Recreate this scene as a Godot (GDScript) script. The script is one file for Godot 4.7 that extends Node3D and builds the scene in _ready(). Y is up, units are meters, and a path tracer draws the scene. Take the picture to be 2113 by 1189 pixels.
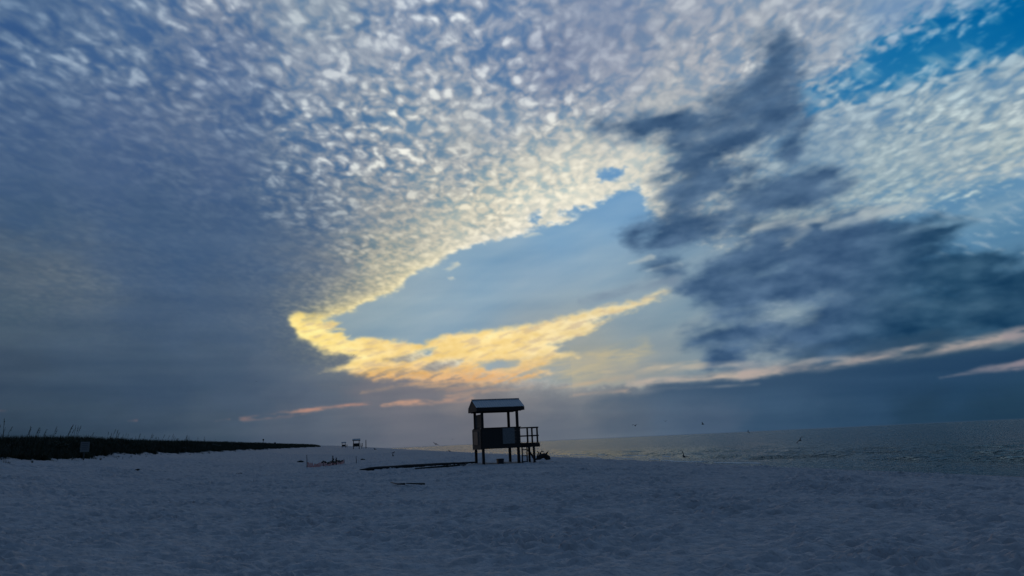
extends Node3D
# A dawn beach: a lifeguard stand on white sand, dunes to the left, the sea to the right.

func _ready():
	var cam := Camera3D.new()
	cam.name = "camera"
	cam.position = Vector3(0, 2.2, 0)
	cam.rotation_degrees = Vector3(11.15, 0, -2.63)
	cam.fov = 40.36
	cam.near = 0.1
	cam.far = 60000.0
	add_child(cam)
	cam.current = true
	var env := Environment.new()
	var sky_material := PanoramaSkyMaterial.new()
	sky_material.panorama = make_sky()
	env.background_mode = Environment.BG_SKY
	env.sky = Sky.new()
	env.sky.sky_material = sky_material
	env.background_energy_multiplier = 1.0
	env.tonemap_mode = Environment.TONE_MAPPER_LINEAR
	env.tonemap_exposure = 1.0
	env.sdfgi_enabled = true
	env.ssao_enabled = true
	env.ssil_enabled = true
	var around := WorldEnvironment.new()
	around.name = "world_environment"
	around.environment = env
	add_child(around)
	# the sun, low ahead on the left behind the cloud sheet
	var sun := DirectionalLight3D.new()
	sun.name = "sun"
	sun.light_color = Color(1.0, 0.86, 0.66)
	sun.light_energy = 0.06
	sun.light_angular_distance = 10.0
	sun.shadow_enabled = true
	add_child(sun)
	sun.look_at_from_position(towards(-18.0, 3.0), Vector3.ZERO, Vector3.UP)
	print("sky done ", Time.get_ticks_msec())
	build_setting()
	build_things()
	print("built ", Time.get_ticks_msec())

# ---------------------------------------------------------------- small helpers
var names_taken := {}

func numbered(called: String) -> String:
	var n: int = names_taken.get(called, 0)
	names_taken[called] = n + 1
	return called if n == 0 else "%s_%03d" % [called, n]

func tag(o: Node3D, label: String, category: String, group := ""):
	o.set_meta("label", label)
	o.set_meta("category", category)
	if group != "":
		o.set_meta("group", group)

func thing(called: String, label: String, category: String, where: Vector3, turn := 0.0, group := "") -> Node3D:
	var o := Node3D.new()
	o.name = numbered(called)
	add_child(o)
	o.position = where
	o.rotation.y = turn
	tag(o, label, category, group)
	return o

func part(parent: Node, called: String, mesh: Mesh, m: Material, at := Vector3.ZERO, turn := Vector3.ZERO) -> MeshInstance3D:
	var o := MeshInstance3D.new()
	o.name = called
	o.mesh = mesh
	o.material_override = m
	o.position = at
	o.rotation = turn
	parent.add_child(o, true)
	return o

var box_shapes := {}

func block(parent: Node, called: String, size: Vector3, at: Vector3, m: Material, turn := Vector3.ZERO) -> MeshInstance3D:
	# a timber with slightly eased edges
	if not box_shapes.has(size):
		box_shapes[size] = eased_box(size)
	return part(parent, called, box_shapes[size], m, at, turn)

func eased_box(size: Vector3) -> ArrayMesh:
	var h := size * 0.5
	var e := minf(0.008, 0.2 * minf(size.x, minf(size.y, size.z)))
	var pts := PackedVector3Array()
	for sx in [-1.0, 1.0]:
		for sy in [-1.0, 1.0]:
			for sz in [-1.0, 1.0]:
				pts.append(Vector3(sx * h.x, sy * (h.y - e), sz * (h.z - e)))
				pts.append(Vector3(sx * (h.x - e), sy * h.y, sz * (h.z - e)))
				pts.append(Vector3(sx * (h.x - e), sy * (h.y - e), sz * h.z))
	var st := SurfaceTool.new()
	st.begin(Mesh.PRIMITIVE_TRIANGLES)
	st.set_smooth_group(-1)
	for axis in 3:
		for side in 2:
			var c := []
			for q in [[0, 0], [1, 0], [1, 1], [0, 1]]:
				var k := [0, 0, 0]
				k[axis] = side
				k[(axis + 1) % 3] = q[0]
				k[(axis + 2) % 3] = q[1]
				c.append(corner(pts, k, axis))
			var away := Vector3.ZERO
			away[axis] = side * 2.0 - 1.0
			quad(st, c[0], c[1], c[2], c[3], away)
	for axis in 3:
		var b := (axis + 1) % 3
		var d := (axis + 2) % 3
		for s in 2:
			for u in 2:
				var lo := [0, 0, 0]
				lo[b] = s
				lo[d] = u
				var hi := lo.duplicate()
				hi[axis] = 1
				var away := Vector3.ZERO
				away[b] = s * 2.0 - 1.0
				away[d] = u * 2.0 - 1.0
				quad(st, corner(pts, lo, b), corner(pts, hi, b), corner(pts, hi, d), corner(pts, lo, d), away)
	for k in 8:
		var away := Vector3((k >> 2) * 2 - 1, ((k >> 1) & 1) * 2 - 1, (k & 1) * 2 - 1)
		triangle(st, pts[k * 3], pts[k * 3 + 1], pts[k * 3 + 2], away)
	st.generate_normals()
	return st.commit()

func corner(pts: PackedVector3Array, k: Array, axis: int) -> Vector3:
	return pts[((k[0] * 2 + k[1]) * 2 + k[2]) * 3 + axis]

func triangle(st: SurfaceTool, a: Vector3, b: Vector3, c: Vector3, away: Vector3):
	# front faces run clockwise
	var flip := (b - a).cross(c - a).dot(away) > 0.0
	for p in ([a, c, b] if flip else [a, b, c]):
		st.add_vertex(p)

func quad(st: SurfaceTool, a: Vector3, b: Vector3, c: Vector3, d: Vector3, away: Vector3):
	triangle(st, a, b, c, away)
	triangle(st, a, c, d, away)

func begin(smooth := 0) -> SurfaceTool:
	var st := SurfaceTool.new()
	st.begin(Mesh.PRIMITIVE_TRIANGLES)
	st.set_smooth_group(smooth)
	return st

func finish(st: SurfaceTool) -> ArrayMesh:
	st.index()
	st.generate_normals()
	return st.commit()

func tube(st: SurfaceTool, pts: Array, radii: Array, sides := 7, flat := Vector2.ONE, across := Vector3.ZERO):
	# a swept, tapered tube; flat squeezes it along its two cross axes
	var rings := []
	for i in pts.size():
		var along: Vector3 = (pts[mini(i + 1, pts.size() - 1)] - pts[maxi(i - 1, 0)]).normalized()
		var u: Vector3 = across
		if u == Vector3.ZERO:
			u = Vector3.UP if absf(along.y) < 0.85 else Vector3.RIGHT
		u = (u - along * u.dot(along)).normalized()
		var v := along.cross(u)
		var ring := []
		for k in sides:
			var a := TAU * k / sides
			ring.append(pts[i] + (u * cos(a) * flat.x + v * sin(a) * flat.y) * radii[i])
		rings.append(ring)
	for i in pts.size() - 1:
		for k in sides:
			var n := (k + 1) % sides
			var mid: Vector3 = (rings[i][k] + rings[i + 1][n]) * 0.5 - (pts[i] + pts[i + 1]) * 0.5
			quad(st, rings[i][k], rings[i][n], rings[i + 1][n], rings[i + 1][k], mid)
	for e in [0, pts.size() - 1]:
		var out: Vector3 = pts[e] - pts[1 if e == 0 else e - 1]
		for k in sides:
			triangle(st, pts[e], rings[e][k], rings[e][(k + 1) % sides], out)

func material(r: float, g: float, b: float, rough := 0.9, metal := 0.0) -> StandardMaterial3D:
	var m := StandardMaterial3D.new()
	m.albedo_color = Color(r, g, b).linear_to_srgb()
	m.roughness = rough
	m.metallic = metal
	return m

func noise_texture(seed_value: int, frequency: float, dark: Color, light: Color, octaves := 4, size := 512, stretched := 1) -> NoiseTexture2D:
	var n := FastNoiseLite.new()
	n.seed = seed_value
	n.frequency = frequency
	n.noise_type = FastNoiseLite.TYPE_SIMPLEX_SMOOTH
	n.fractal_octaves = octaves
	var t := NoiseTexture2D.new()
	t.width = size
	t.height = size / stretched
	t.seamless = true
	t.noise = n
	var ramp := Gradient.new()
	ramp.set_color(0, dark)
	ramp.set_color(1, light)
	t.color_ramp = ramp
	return t

func normal_texture(seed_value: int, frequency: float, strength: float, size := 1024) -> NoiseTexture2D:
	var t := noise_texture(seed_value, frequency, Color.BLACK, Color.WHITE, 5, size)
	t.color_ramp = null
	t.as_normal_map = true
	t.bump_strength = strength
	return t

# ---------------------------------------------------------------- lie of the land
# The shore runs 12.4 degrees left of north. "along" is metres up the beach, "off" is metres towards the sea.
const SHORE := Vector2(-0.21474, -0.97667)
const SEAWARD := Vector2(0.97667, -0.21474)
const WATERLINE := 26.0
var profile_off := PackedFloat32Array([-400, -60, -30, -23, -20.5, -18.4, -17.0, -8, 0, 9.6, 16, 22, 26, 45, 90])
var profile_high := PackedFloat32Array([3.9, 3.5, 3.5, 3.5, 3.32, 2.6, 2.15, 1.15, 0.7, 0.75, 0.55, 0.25, 0.0, -1.5, -3.5])
var n_sand := FastNoiseLite.new()
var n_prints := FastNoiseLite.new()
var n_dune := FastNoiseLite.new()

func across(along: float, off: float) -> Vector2:
	return SHORE * along + SEAWARD * off

func profile(off: float) -> float:
	var k := 0
	while k < profile_off.size() - 2 and off > profile_off[k + 1]:
		k += 1
	return lerpf(profile_high[k], profile_high[k + 1], clampf((off - profile_off[k]) / (profile_off[k + 1] - profile_off[k]), 0.0, 1.0))

func land(along: float, off: float) -> float:
	var shift := 0.8 * n_dune.get_noise_1d(along * 0.06) if off < -10.0 else 0.0
	var o := off + shift
	var h := (profile(o - 0.8) + profile(o + 0.8) + 2.0 * profile(o)) * 0.25
	h += 0.0055 * maxf(along, 0.0) * smoothstep(WATERLINE, WATERLINE - 10.0, off)
	if off < -16.0:
		h += 0.28 * n_dune.get_noise_2d(along * 0.09, off * 0.13) * smoothstep(-16.0, -20.0, off)
	return h

func relief(along: float, off: float) -> float:
	var big := 0.05 * n_dune.get_noise_2d(along * 0.35 + 90.0, off * 0.35)
	var dry := smoothstep(WATERLINE - 2.0, WATERLINE - 6.0, off)
	if along > 140.0:
		return big * dry
	var mid := n_sand.get_noise_2d(along * 1.5, off * 1.2)
	var small := n_sand.get_noise_2d(along * 4.2 + 50.0, off * 3.2)
	var cell := n_prints.get_noise_2d(along * 3.3, off * 2.6)
	var pit := smoothstep(-0.56, -0.8, cell) - 0.3 * smoothstep(-0.35, -0.5, cell)
	var cell_2 := n_prints.get_noise_2d(along * 5.6 + 17.0, off * 4.2)
	var pit_2 := smoothstep(-0.6, -0.82, cell_2)
	var trodden := clampf(0.75 + 1.1 * n_dune.get_noise_2d(along * 0.22 + 12.0, off * 0.3), 0.25, 1.4)
	return (big + (0.05 * mid + 0.042 * small) * (0.5 + 0.5 * trodden) - (0.095 * pit * (0.6 + 1.3 * mid) + 0.05 * pit_2) * trodden) * dry

func ground_height(x: float, z: float) -> float:
	var p := Vector2(x, z)
	var along := p.dot(SHORE)
	var off := p.dot(SEAWARD)
	return land(along, off) + relief(along, off)

func on_ground(x: float, z: float, sink := 0.0) -> Vector3:
	return Vector3(x, ground_height(x, z) - sink, z)

func steps(from: float, bands: Array) -> PackedFloat32Array:
	# positions from FROM on; each band is [up to, step]
	var r := PackedFloat32Array([from])
	var x := from
	for b in bands:
		while x < b[0] - 1e-4:
			x = minf(x + b[1], b[0])
			r.append(x)
	return r

var grid_along := PackedFloat32Array()
var grid_off := PackedFloat32Array()

func sand_row(j: int):
	var r := PackedFloat32Array()
	var along := grid_along[j]
	for off in grid_off:
		r.append(land(along, off) + relief(along, off))
	store_row(j, r)

func sea_row(j: int):
	var r := PackedFloat32Array()
	var along := grid_along[j]
	var gap := grid_along[j] - grid_along[maxi(j - 1, 0)]
	for i in grid_off.size():
		var off := grid_off[i]
		var cell := maxf(gap, off - grid_off[maxi(i - 1, 0)])
		var deep := smoothstep(WATERLINE - 1.0, WATERLINE + 9.0, off)
		# short wind waves coming in slightly askew, and the last small breakers
		var wind := n_sand.get_noise_2d(along * 0.22 + off * 0.05, off * 0.55) * 0.07 + n_sand.get_noise_2d(along * 0.7, off * 1.5 + along * 0.2) * 0.025
		var swell := sin(off * 0.75 + 2.2 * n_dune.get_noise_1d(along * 0.05) + 1.2 * n_dune.get_noise_2d(along * 0.08, off * 0.05))
		var shoal := smoothstep(WATERLINE + 45.0, WATERLINE + 12.0, off)
		var crest := pow(maxf(swell, 0.0), 3.0) * (0.06 + 0.22 * shoal)
		r.append((wind + crest) * deep * exp(-cell / 3.0))
	store_row(j, r)

func sheet(called: String, m: Material, damp := false) -> MeshInstance3D:
	var rows := grid_along.size()
	var columns := grid_off.size()
	var v := PackedVector3Array()
	var n := PackedVector3Array()
	var colours := PackedColorArray()
	var f := PackedInt32Array()
	v.resize(rows * columns)
	n.resize(rows * columns)
	for j in rows:
		var here: PackedFloat32Array = row_store[j]
		var before: PackedFloat32Array = row_store[maxi(j - 1, 0)]
		var after: PackedFloat32Array = row_store[mini(j + 1, rows - 1)]
		var da := grid_along[mini(j + 1, rows - 1)] - grid_along[maxi(j - 1, 0)]
		for i in columns:
			var l := maxi(i - 1, 0)
			var k := mini(i + 1, columns - 1)
			var ga := (after[i] - before[i]) / da
			var go := (here[k] - here[l]) / (grid_off[k] - grid_off[l])
			var p := SHORE * grid_along[j] + SEAWARD * grid_off[i]
			var g := SHORE * ga + SEAWARD * go
			v[j * columns + i] = Vector3(p.x, here[i], p.y)
			n[j * columns + i] = Vector3(-g.x, 1.0, -g.y).normalized()
			if damp:
				colours.append(wet_sand(grid_along[j], grid_off[i]))
	for j in rows - 1:
		for i in columns - 1:
			var a := j * columns + i
			f.append_array(PackedInt32Array([a, a + columns, a + 1, a + 1, a + columns, a + columns + 1]))
	var arrays := []
	arrays.resize(Mesh.ARRAY_MAX)
	arrays[Mesh.ARRAY_VERTEX] = v
	arrays[Mesh.ARRAY_NORMAL] = n
	arrays[Mesh.ARRAY_INDEX] = f
	if damp:
		arrays[Mesh.ARRAY_COLOR] = colours
	var mesh := ArrayMesh.new()
	mesh.add_surface_from_arrays(Mesh.PRIMITIVE_TRIANGLES, arrays)
	var o := part(self, called, mesh, m)
	o.set_meta("kind", "structure")
	return o

func wet_sand(along: float, off: float) -> Color:
	# damp sand up to a ragged tide mark
	var mark := WATERLINE - 2.6 + 1.6 * n_dune.get_noise_1d(along * 0.4) + 0.5 * n_sand.get_noise_1d(along * 2.0)
	var damp := smoothstep(mark - 0.3, mark + 0.3, off)
	return Color(1, 1, 1).lerp(Color(0.58, 0.56, 0.54), damp)

func widening(from: float, first: float, growth: float) -> Array:
	var b := []
	var x := from
	var d := first
	while x < 30000.0:
		x += d * 8.0
		b.append([x, d])
		d *= growth
	return b

func build_setting():
	set_noise(n_sand, FastNoiseLite.TYPE_SIMPLEX_SMOOTH, 41, 3)
	set_noise(n_dune, FastNoiseLite.TYPE_SIMPLEX_SMOOTH, 43, 2)
	set_noise(n_prints, FastNoiseLite.TYPE_CELLULAR, 47, 1)
	n_prints.cellular_return_type = FastNoiseLite.RETURN_DISTANCE
	var sand := StandardMaterial3D.new()
	sand.albedo_texture = noise_texture(51, 0.012, Color(0.385, 0.33, 0.31).linear_to_srgb(), Color(0.61, 0.53, 0.5).linear_to_srgb(), 5, 1024)
	sand.normal_enabled = true
	sand.normal_texture = normal_texture(53, 0.05, 6.0)
	sand.normal_scale = 1.0
	sand.uv1_triplanar = true
	sand.uv1_world_triplanar = true
	sand.uv1_scale = Vector3.ONE * 0.21
	sand.roughness = 0.95
	sand.vertex_color_use_as_albedo = true
	grid_along = steps(-60.0, [[0.0, 3.0], [6.0, 0.25], [20.0, 0.05], [32.0, 0.075], [45.0, 0.11], [70.0, 0.2], [140.0, 0.5], [300.0, 2.0], [900.0, 12.0], [4000.0, 100.0]])
	grid_off = steps(-400.0, [[-60.0, 20.0], [-30.0, 1.5], [-12.0, 0.3], [-6.0, 0.1], [14.0, 0.055], [30.0, 0.1], [46.0, 1.0], [90.0, 5.0]])
	run_rows(sand_row, grid_along.size())
	sheet("sand", sand, true)
	# the sea
	var water := material(0.015, 0.07, 0.075, 0.13)
	water.metallic_specular = 0.25
	water.normal_enabled = true
	water.normal_texture = normal_texture(59, 0.02, 10.0)
	water.normal_scale = 2.7
	water.uv1_triplanar = true
	water.uv1_world_triplanar = true
	water.uv1_scale = Vector3.ONE * 0.07
	grid_along = steps(-80.0, [[-20.0, 6.0], [20.0, 1.0], [90.0, 0.4]] + widening(90.0, 0.45, 1.16))
	grid_off = steps(WATERLINE - 6.0, [[50.0, 0.35]] + widening(50.0, 0.4, 1.14))
	run_rows(sea_row, grid_along.size())
	sheet("sea", water)
	row_store = []
	build_foam()
	build_dune_plants()

func build_foam():
	# thin lines of spent foam where the last waves run out
	var rng := RandomNumberGenerator.new()
	rng.seed = 5
	var st := begin(0)
	for line in [[27.0, 50.0, 300.0, 0.3], [29.5, 70.0, 300.0, 0.2], [34.0, 75.0, 300.0, 0.25]]:
		var along: float = line[1]
		while along < line[2]:
			var long := rng.randf_range(1.5, 9.0)
			var drift := rng.randf_range(-0.5, 0.5)
			var last := []
			var n := 10
			for k in n + 1:
				var t := float(k) / n
				var a := along + long * t
				var o: float = line[0] + drift + 1.2 * n_dune.get_noise_1d(a * 0.12) + 0.25 * n_sand.get_noise_1d(a * 1.1)
				var w: float = line[3] * sin(PI * t) * (0.7 + 0.5 * n_sand.get_noise_1d(a * 3.0 + 40.0)) + 0.01
				var p := across(a, o - w)
				var q := across(a, o + w)
				var m := across(a, o)
				var pair := [Vector3(p.x, 0.03, p.y), Vector3(m.x, 0.08, m.y), Vector3(q.x, 0.03, q.y)]
				if last:
					quad(st, last[0], last[1], pair[1], pair[0], Vector3.UP)
					quad(st, last[1], last[2], pair[2], pair[1], Vector3.UP)
				last = pair
			along += long + rng.randf_range(0.5, 7.0)
	var o := part(self, "sea_foam", finish(st), material(0.62, 0.63, 0.63, 0.8))
	o.set_meta("kind", "stuff")
	tag(o, "thin broken lines of foam on the shallow water along the waterline", "foam")

func blade(st: SurfaceTool, foot: Vector3, lean: Vector3, long: float, wide: float):
	# a grass blade: a narrow strip with a fold, bending over
	var side := lean.cross(Vector3.UP)
	if side.length() < 0.01:
		side = Vector3.RIGHT
	side = side.normalized() * wide
	var a := foot + Vector3.UP * long * 0.5 + lean * long * 0.18
	var b := foot + Vector3.UP * long * 0.9 + lean * long * 0.6
	quad(st, foot - side, foot + side, a + side * 0.8, a - side * 0.8, -lean)
	triangle(st, a - side * 0.8, a + side * 0.8, b, -lean)

func build_dune_plants():
	var rng := RandomNumberGenerator.new()
	rng.seed = 11
	var st := begin(-1)
	for k in 16:
		var a := TAU * rng.randf()
		var out := Vector3(cos(a), 0, sin(a))
		blade(st, out * rng.randf() * 0.16, out * rng.randf_range(0.2, 1.0), rng.randf_range(0.35, 0.75), 0.012)
	var tuft := finish(st)
	var grass := material(0.02, 0.026, 0.009, 0.8)
	grass.vertex_color_use_as_albedo = true
	grass.cull_mode = BaseMaterial3D.CULL_DISABLED
	var places: Array[Transform3D] = []
	var shades := PackedColorArray()
	var along := 8.0
	while along < 620.0:
		var per := maxf(0.16, along * 0.0016)
		var here := 10 if along < 260.0 else 5
		for k in here * 2:
			var deep := rng.randf()
			var off := -17.6 - 9.0 * deep * deep + rng.randf_range(-0.4, 0.4)
			off += 0.9 * n_sand.get_noise_1d(along * 0.5)
			var p := across(along + rng.randf() * per, off)
			var big := rng.randf_range(0.55, 1.05) * (1.0 + maxf(0.0, along - 150.0) * 0.002)
			var b := Basis(Vector3.UP, TAU * rng.randf()).scaled(Vector3(big * 1.35, big * rng.randf_range(0.7, 1.05), big * 1.35))
			places.append(Transform3D(b, Vector3(p.x, ground_height(p.x, p.y) - 0.04, p.y)))
			var tone := rng.randf_range(0.6, 1.3)
			shades.append(Color(tone * rng.randf_range(0.9, 1.25), tone, tone * 0.9))
		along += per
	# a few outliers creeping onto the sand
	for k in 260:
		along = rng.randf_range(12.0, 190.0)
		var p := across(along, rng.randf_range(-17.3, -15.6))
		var big := rng.randf_range(0.15, 0.4)
		places.append(Transform3D(Basis(Vector3.UP, TAU * rng.randf()).scaled(Vector3(big * 1.5, big, big * 1.5)), Vector3(p.x, ground_height(p.x, p.y) - 0.02, p.y)))
		shades.append(Color(1, 1, 1))
	var many := MultiMesh.new()
	many.transform_format = MultiMesh.TRANSFORM_3D
	many.use_colors = true
	many.mesh = tuft
	many.instance_count = places.size()
	for k in places.size():
		many.set_instance_transform(k, places[k])
		many.set_instance_color(k, shades[k])
	var o := MultiMeshInstance3D.new()
	o.name = "dune_grass"
	o.multimesh = many
	o.material_override = grass
	add_child(o)
	o.set_meta("kind", "stuff")
	tag(o, "dense dark grass covering the low dune on the left", "grass")

# ---------------------------------------------------------------- things
var wood: StandardMaterial3D
var dark_wood: StandardMaterial3D
var metal_roof: StandardMaterial3D
var white_board: StandardMaterial3D

func group_part(parent: Node, called: String) -> Node3D:
	var o := Node3D.new()
	o.name = called
	parent.add_child(o, true)
	return o

func sheet_metal(length: float, rise: float, run: float) -> ArrayMesh:
	# one roofing sheet: ribs every fifteen centimetres, running down the slope from the ridge (z = 0) to the eave (z = run)
	var st := begin(-1)
	var n := int(round(length / 0.15))
	var xs := []
	for k in n:
		var x := length * k / n
		var d := length / n
		xs.append_array([[x, 0.0], [x + d * 0.62, 0.0], [x + d * 0.72, 0.022], [x + d * 0.9, 0.022]])
	xs.append([length, 0.0])
	for k in xs.size() - 1:
		var a := Vector3(xs[k][0], rise + xs[k][1], 0)
		var b := Vector3(xs[k + 1][0], rise + xs[k + 1][1], 0)
		var down := Vector3(0, -rise, run)
		quad(st, a, b, b + down, a + down, Vector3(0, 1, 0.4))
		var t := Vector3(0, -0.006, 0)
		quad(st, a + t, b + t, b + down + t, a + down + t, Vector3(0, -1, -0.4))
		quad(st, a + down, b + down, b + down + t, a + down + t, Vector3(0, 0, 1))
	return finish(st)

func gable(half: float, high: float, thick: float) -> ArrayMesh:
	var st := begin(-1)
	var a := Vector3(0, 0, -half)
	var b := Vector3(0, 0, half)
	var c := Vector3(0, high, 0)
	var t := Vector3(thick, 0, 0)
	triangle(st, a, b, c, -t)
	triangle(st, a + t, b + t, c + t, t)
	quad(st, a, b, b + t, a + t, Vector3.DOWN)
	quad(st, a, c, c + t, a + t, Vector3(0, 1, -1))
	quad(st, b, c, c + t, b + t, Vector3(0, 1, 1))
	return finish(st)

func make_stand(where: Vector3, turn: float, label: String, detailed := true) -> Node3D:
	# ridge along x, the long side that faces the camera at +z
	var t := thing("lifeguard_stand", label, "lifeguard stand", where, turn)
	for x in [-1.085, 1.085]:
		for z in [-1.05, 1.05]:
			block(t, "post", Vector3(0.15, 3.75, 0.15), Vector3(x, 1.375, z), dark_wood)
	# floor and its joists
	var floor_part := group_part(t, "floor")
	for z in [-1.15, 1.15]:
		block(floor_part, "rim_joist", Vector3(2.34, 0.22, 0.045), Vector3(0, 1.07, z), dark_wood)
	var n := 15
	for k in n:
		block(floor_part, "floor_board", Vector3(0.148, 0.035, 1.9), Vector3(-1.15 + 2.3 * (k + 0.5) / n, 1.2, 0), wood)
	# half walls of boards on three sides and the panelled end
	var front := group_part(t, "front_wall")
	var back := group_part(t, "back_wall")
	var end := group_part(t, "end_wall")
	for k in 6:
		var y := 1.06 + 0.203 * k
		block(front, "wall_board", Vector3(2.4, 0.2, 0.032), Vector3(0.01, y, 1.195), wood)
		block(back, "wall_board", Vector3(2.4, 0.2, 0.032), Vector3(0.01, y, -1.195), wood)
		block(end, "wall_board", Vector3(0.032, 0.2, 2.46), Vector3(-1.235, y - 0.02, 0.0), wood)
		if k < 5:
			block(end, "upper_board", Vector3(0.03, 0.167, 1.94), Vector3(-1.085, 2.27 + 0.17 * k, 0), wood)
	block(front, "cap_rail", Vector3(2.46, 0.035, 0.12), Vector3(0.03, 2.193, 1.2), dark_wood)
	block(back, "cap_rail", Vector3(2.46, 0.035, 0.12), Vector3(0.03, 2.193, -1.2), dark_wood)
	# roof
	var roof := group_part(t, "roof")
	for z in [-0.93, 0.93]:
		block(roof, "roof_beam", Vector3(2.72, 0.16, 0.08), Vector3(0.02, 3.24, z), dark_wood)
	for x in [-1.085, 1.085]:
		block(roof, "tie_beam", Vector3(0.08, 0.14, 1.7), Vector3(x, 3.24, 0), dark_wood)
	var sheet_mesh := sheet_metal(0.6, 0.52, 1.27)
	for s in [0, 1]:
		for k in 5:
			var x := -1.47 + 0.601 * k
			if s == 0:
				part(roof, "roof_sheet", sheet_mesh, metal_roof, Vector3(x, 3.42, 0))
			else:
				part(roof, "roof_sheet", sheet_mesh, metal_roof, Vector3(x + 0.6, 3.42, 0), Vector3(0, PI, 0))
	block(roof, "ridge_cap", Vector3(3.04, 0.03, 0.14), Vector3(0.03, 3.965, 0), metal_roof)
	for z in [-1.25, 1.25]:
		block(roof, "fascia_board", Vector3(2.98, 0.2, 0.035), Vector3(0.035, 3.295, z), dark_wood)
	for x in [-1.45, 1.49]:
		part(roof, "gable_panel", gable(1.22, 0.5, 0.03), dark_wood, Vector3(x, 3.4, 0))
		block(roof, "gable_board", Vector3(0.032, 0.2, 2.46), Vector3(x + 0.015, 3.298, 0), dark_wood)
	# side deck with its railing
	var deck := group_part(t, "deck")
	var railing := group_part(t, "railing")
	for z in [-0.27, 1.0]:
		block(deck, "deck_joist", Vector3(1.2, 0.22, 0.05), Vector3(1.81, 1.07, z), dark_wood)
	block(deck, "deck_joist", Vector3(0.05, 0.22, 1.32), Vector3(2.437, 1.07, 0.365), dark_wood)
	for k in 7:
		block(deck, "deck_board", Vector3(0.165, 0.035, 1.32), Vector3(1.32 + 0.172 * k, 1.2, 0.365), wood)
	for p in [[2.34, 0.95], [1.72, 0.95], [2.34, -0.2]]:
		block(railing, "railing_post", Vector3(0.09, 0.93, 0.09), Vector3(p[0], 1.68, p[1]), dark_wood)
	for y in [2.12, 1.63]:
		block(railing, "rail", Vector3(1.2, 0.08, 0.045), Vector3(1.8, y, 1.02), dark_wood)
		block(railing, "rail", Vector3(0.045, 0.075, 1.25), Vector3(2.408, y, 0.36), dark_wood)
	for p in [[2.1, 0.9], [2.1, -0.17]]:
		block(deck, "deck_post", Vector3(0.12, 1.5, 0.12), Vector3(p[0], 0.34, p[1]), dark_wood)
	if not detailed:
		return t
	var ladder := group_part(t, "ladder")
	for x in [1.3, 1.6]:
		block(ladder, "stringer", Vector3(0.06, 1.5, 0.09), Vector3(x, 0.5, 1.09), dark_wood, Vector3(0.06, 0, 0))
	for y in [0.12, 0.46, 0.82]:
		block(ladder, "rung", Vector3(0.25, 0.05, 0.08), Vector3(1.45, y, 1.11), dark_wood)
	var notice := block(t, "notice_board", Vector3(0.74, 0.94, 0.02), Vector3(0.475, 1.69, 1.225), white_board)
	notice.set_meta("label", "pale rectangular board fixed to the front half wall")
	var side := block(t, "side_panel", Vector3(0.02, 0.8, 1.15), Vector3(-1.265, 1.62, -0.1), material(0.07, 0.058, 0.054, 0.7))
	side.set_meta("label", "brownish panel on the narrow end wall")
	return t

func lumpy(radius: Vector3, seed_value: int, rough := 0.3, rings := 7, sides := 10) -> ArrayMesh:
	var n := FastNoiseLite.new()
	n.seed = seed_value
	n.frequency = 1.3
	var st := begin(0)
	var pts := PackedVector3Array()
	for i in rings + 1:
		for k in sides + 1:
			var e := PI * i / rings
			var f := TAU * (k % sides) / sides
			var q := Vector3(sin(e) * cos(f), cos(e), sin(e) * sin(f))
			pts.append(q * radius * (1.0 + rough * n.get_noise_3dv(q * 2.0)))
	for i in rings:
		for k in sides:
			var a: Vector3 = pts[i * (sides + 1) + k]
			var b: Vector3 = pts[i * (sides + 1) + k + 1]
			var c: Vector3 = pts[(i + 1) * (sides + 1) + k + 1]
			var d: Vector3 = pts[(i + 1) * (sides + 1) + k]
			if i > 0:
				triangle(st, a, b, c, a + b + c)
			if i < rings - 1:
				triangle(st, a, c, d, a + c + d)
	return finish(st)

func gull_mesh(lift: float, sweep: float) -> ArrayMesh:
	# a gull on the wing, 1.2 m across, head towards -z; lift raises the wrists, sweep draws the tips back
	var st := begin(0)
	tube(st, [Vector3(0, 0.03, -0.3), Vector3(0, 0.03, -0.25), Vector3(0, 0.03, -0.2), Vector3(0, 0.01, -0.13), Vector3(0, 0, 0), Vector3(0, 0.0, 0.12), Vector3(0, 0.01, 0.24)],
		[0.006, 0.016, 0.04, 0.055, 0.075, 0.05, 0.02], 9)
	tube(st, [Vector3(0, 0.01, 0.2), Vector3(0, 0.015, 0.34)], [0.03, 0.075], 8, Vector2(0.12, 1.0))
	for s in [-1.0, 1.0]:
		var wrist := Vector3(s * 0.26, 0.04 + lift * 0.2, -0.07)
		tube(st, [Vector3(s * 0.02, 0.03, -0.02), wrist, Vector3(s * 0.42, 0.04 + lift * 0.17, -0.02 + sweep * 0.05), Vector3(s * 0.58, 0.03 + lift * 0.05, 0.06 + sweep * 0.14)],
			[0.085, 0.078, 0.055, 0.006], 8, Vector2(0.13, 1.0), Vector3.UP)
	return finish(st)

func wader_mesh() -> ArrayMesh:
	# a gull standing on the sand, 0.4 m high, beak towards -z
	var st := begin(0)
	tube(st, [Vector3(0, 0.15, 0.3), Vector3(0, 0.19, 0.18), Vector3(0, 0.21, 0.05), Vector3(0, 0.24, -0.07), Vector3(0, 0.31, -0.12), Vector3(0, 0.36, -0.13), Vector3(0, 0.36, -0.17), Vector3(0, 0.345, -0.2), Vector3(0, 0.335, -0.26)],
		[0.012, 0.05, 0.085, 0.075, 0.045, 0.045, 0.04, 0.016, 0.005], 9)
	for s in [-1.0, 1.0]:
		tube(st, [Vector3(s * 0.035, 0.2, 0.02), Vector3(s * 0.035, 0.0, 0.03), Vector3(s * 0.04, -0.004, -0.03)], [0.012, 0.008, 0.012], 5)
	return finish(st)

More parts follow.
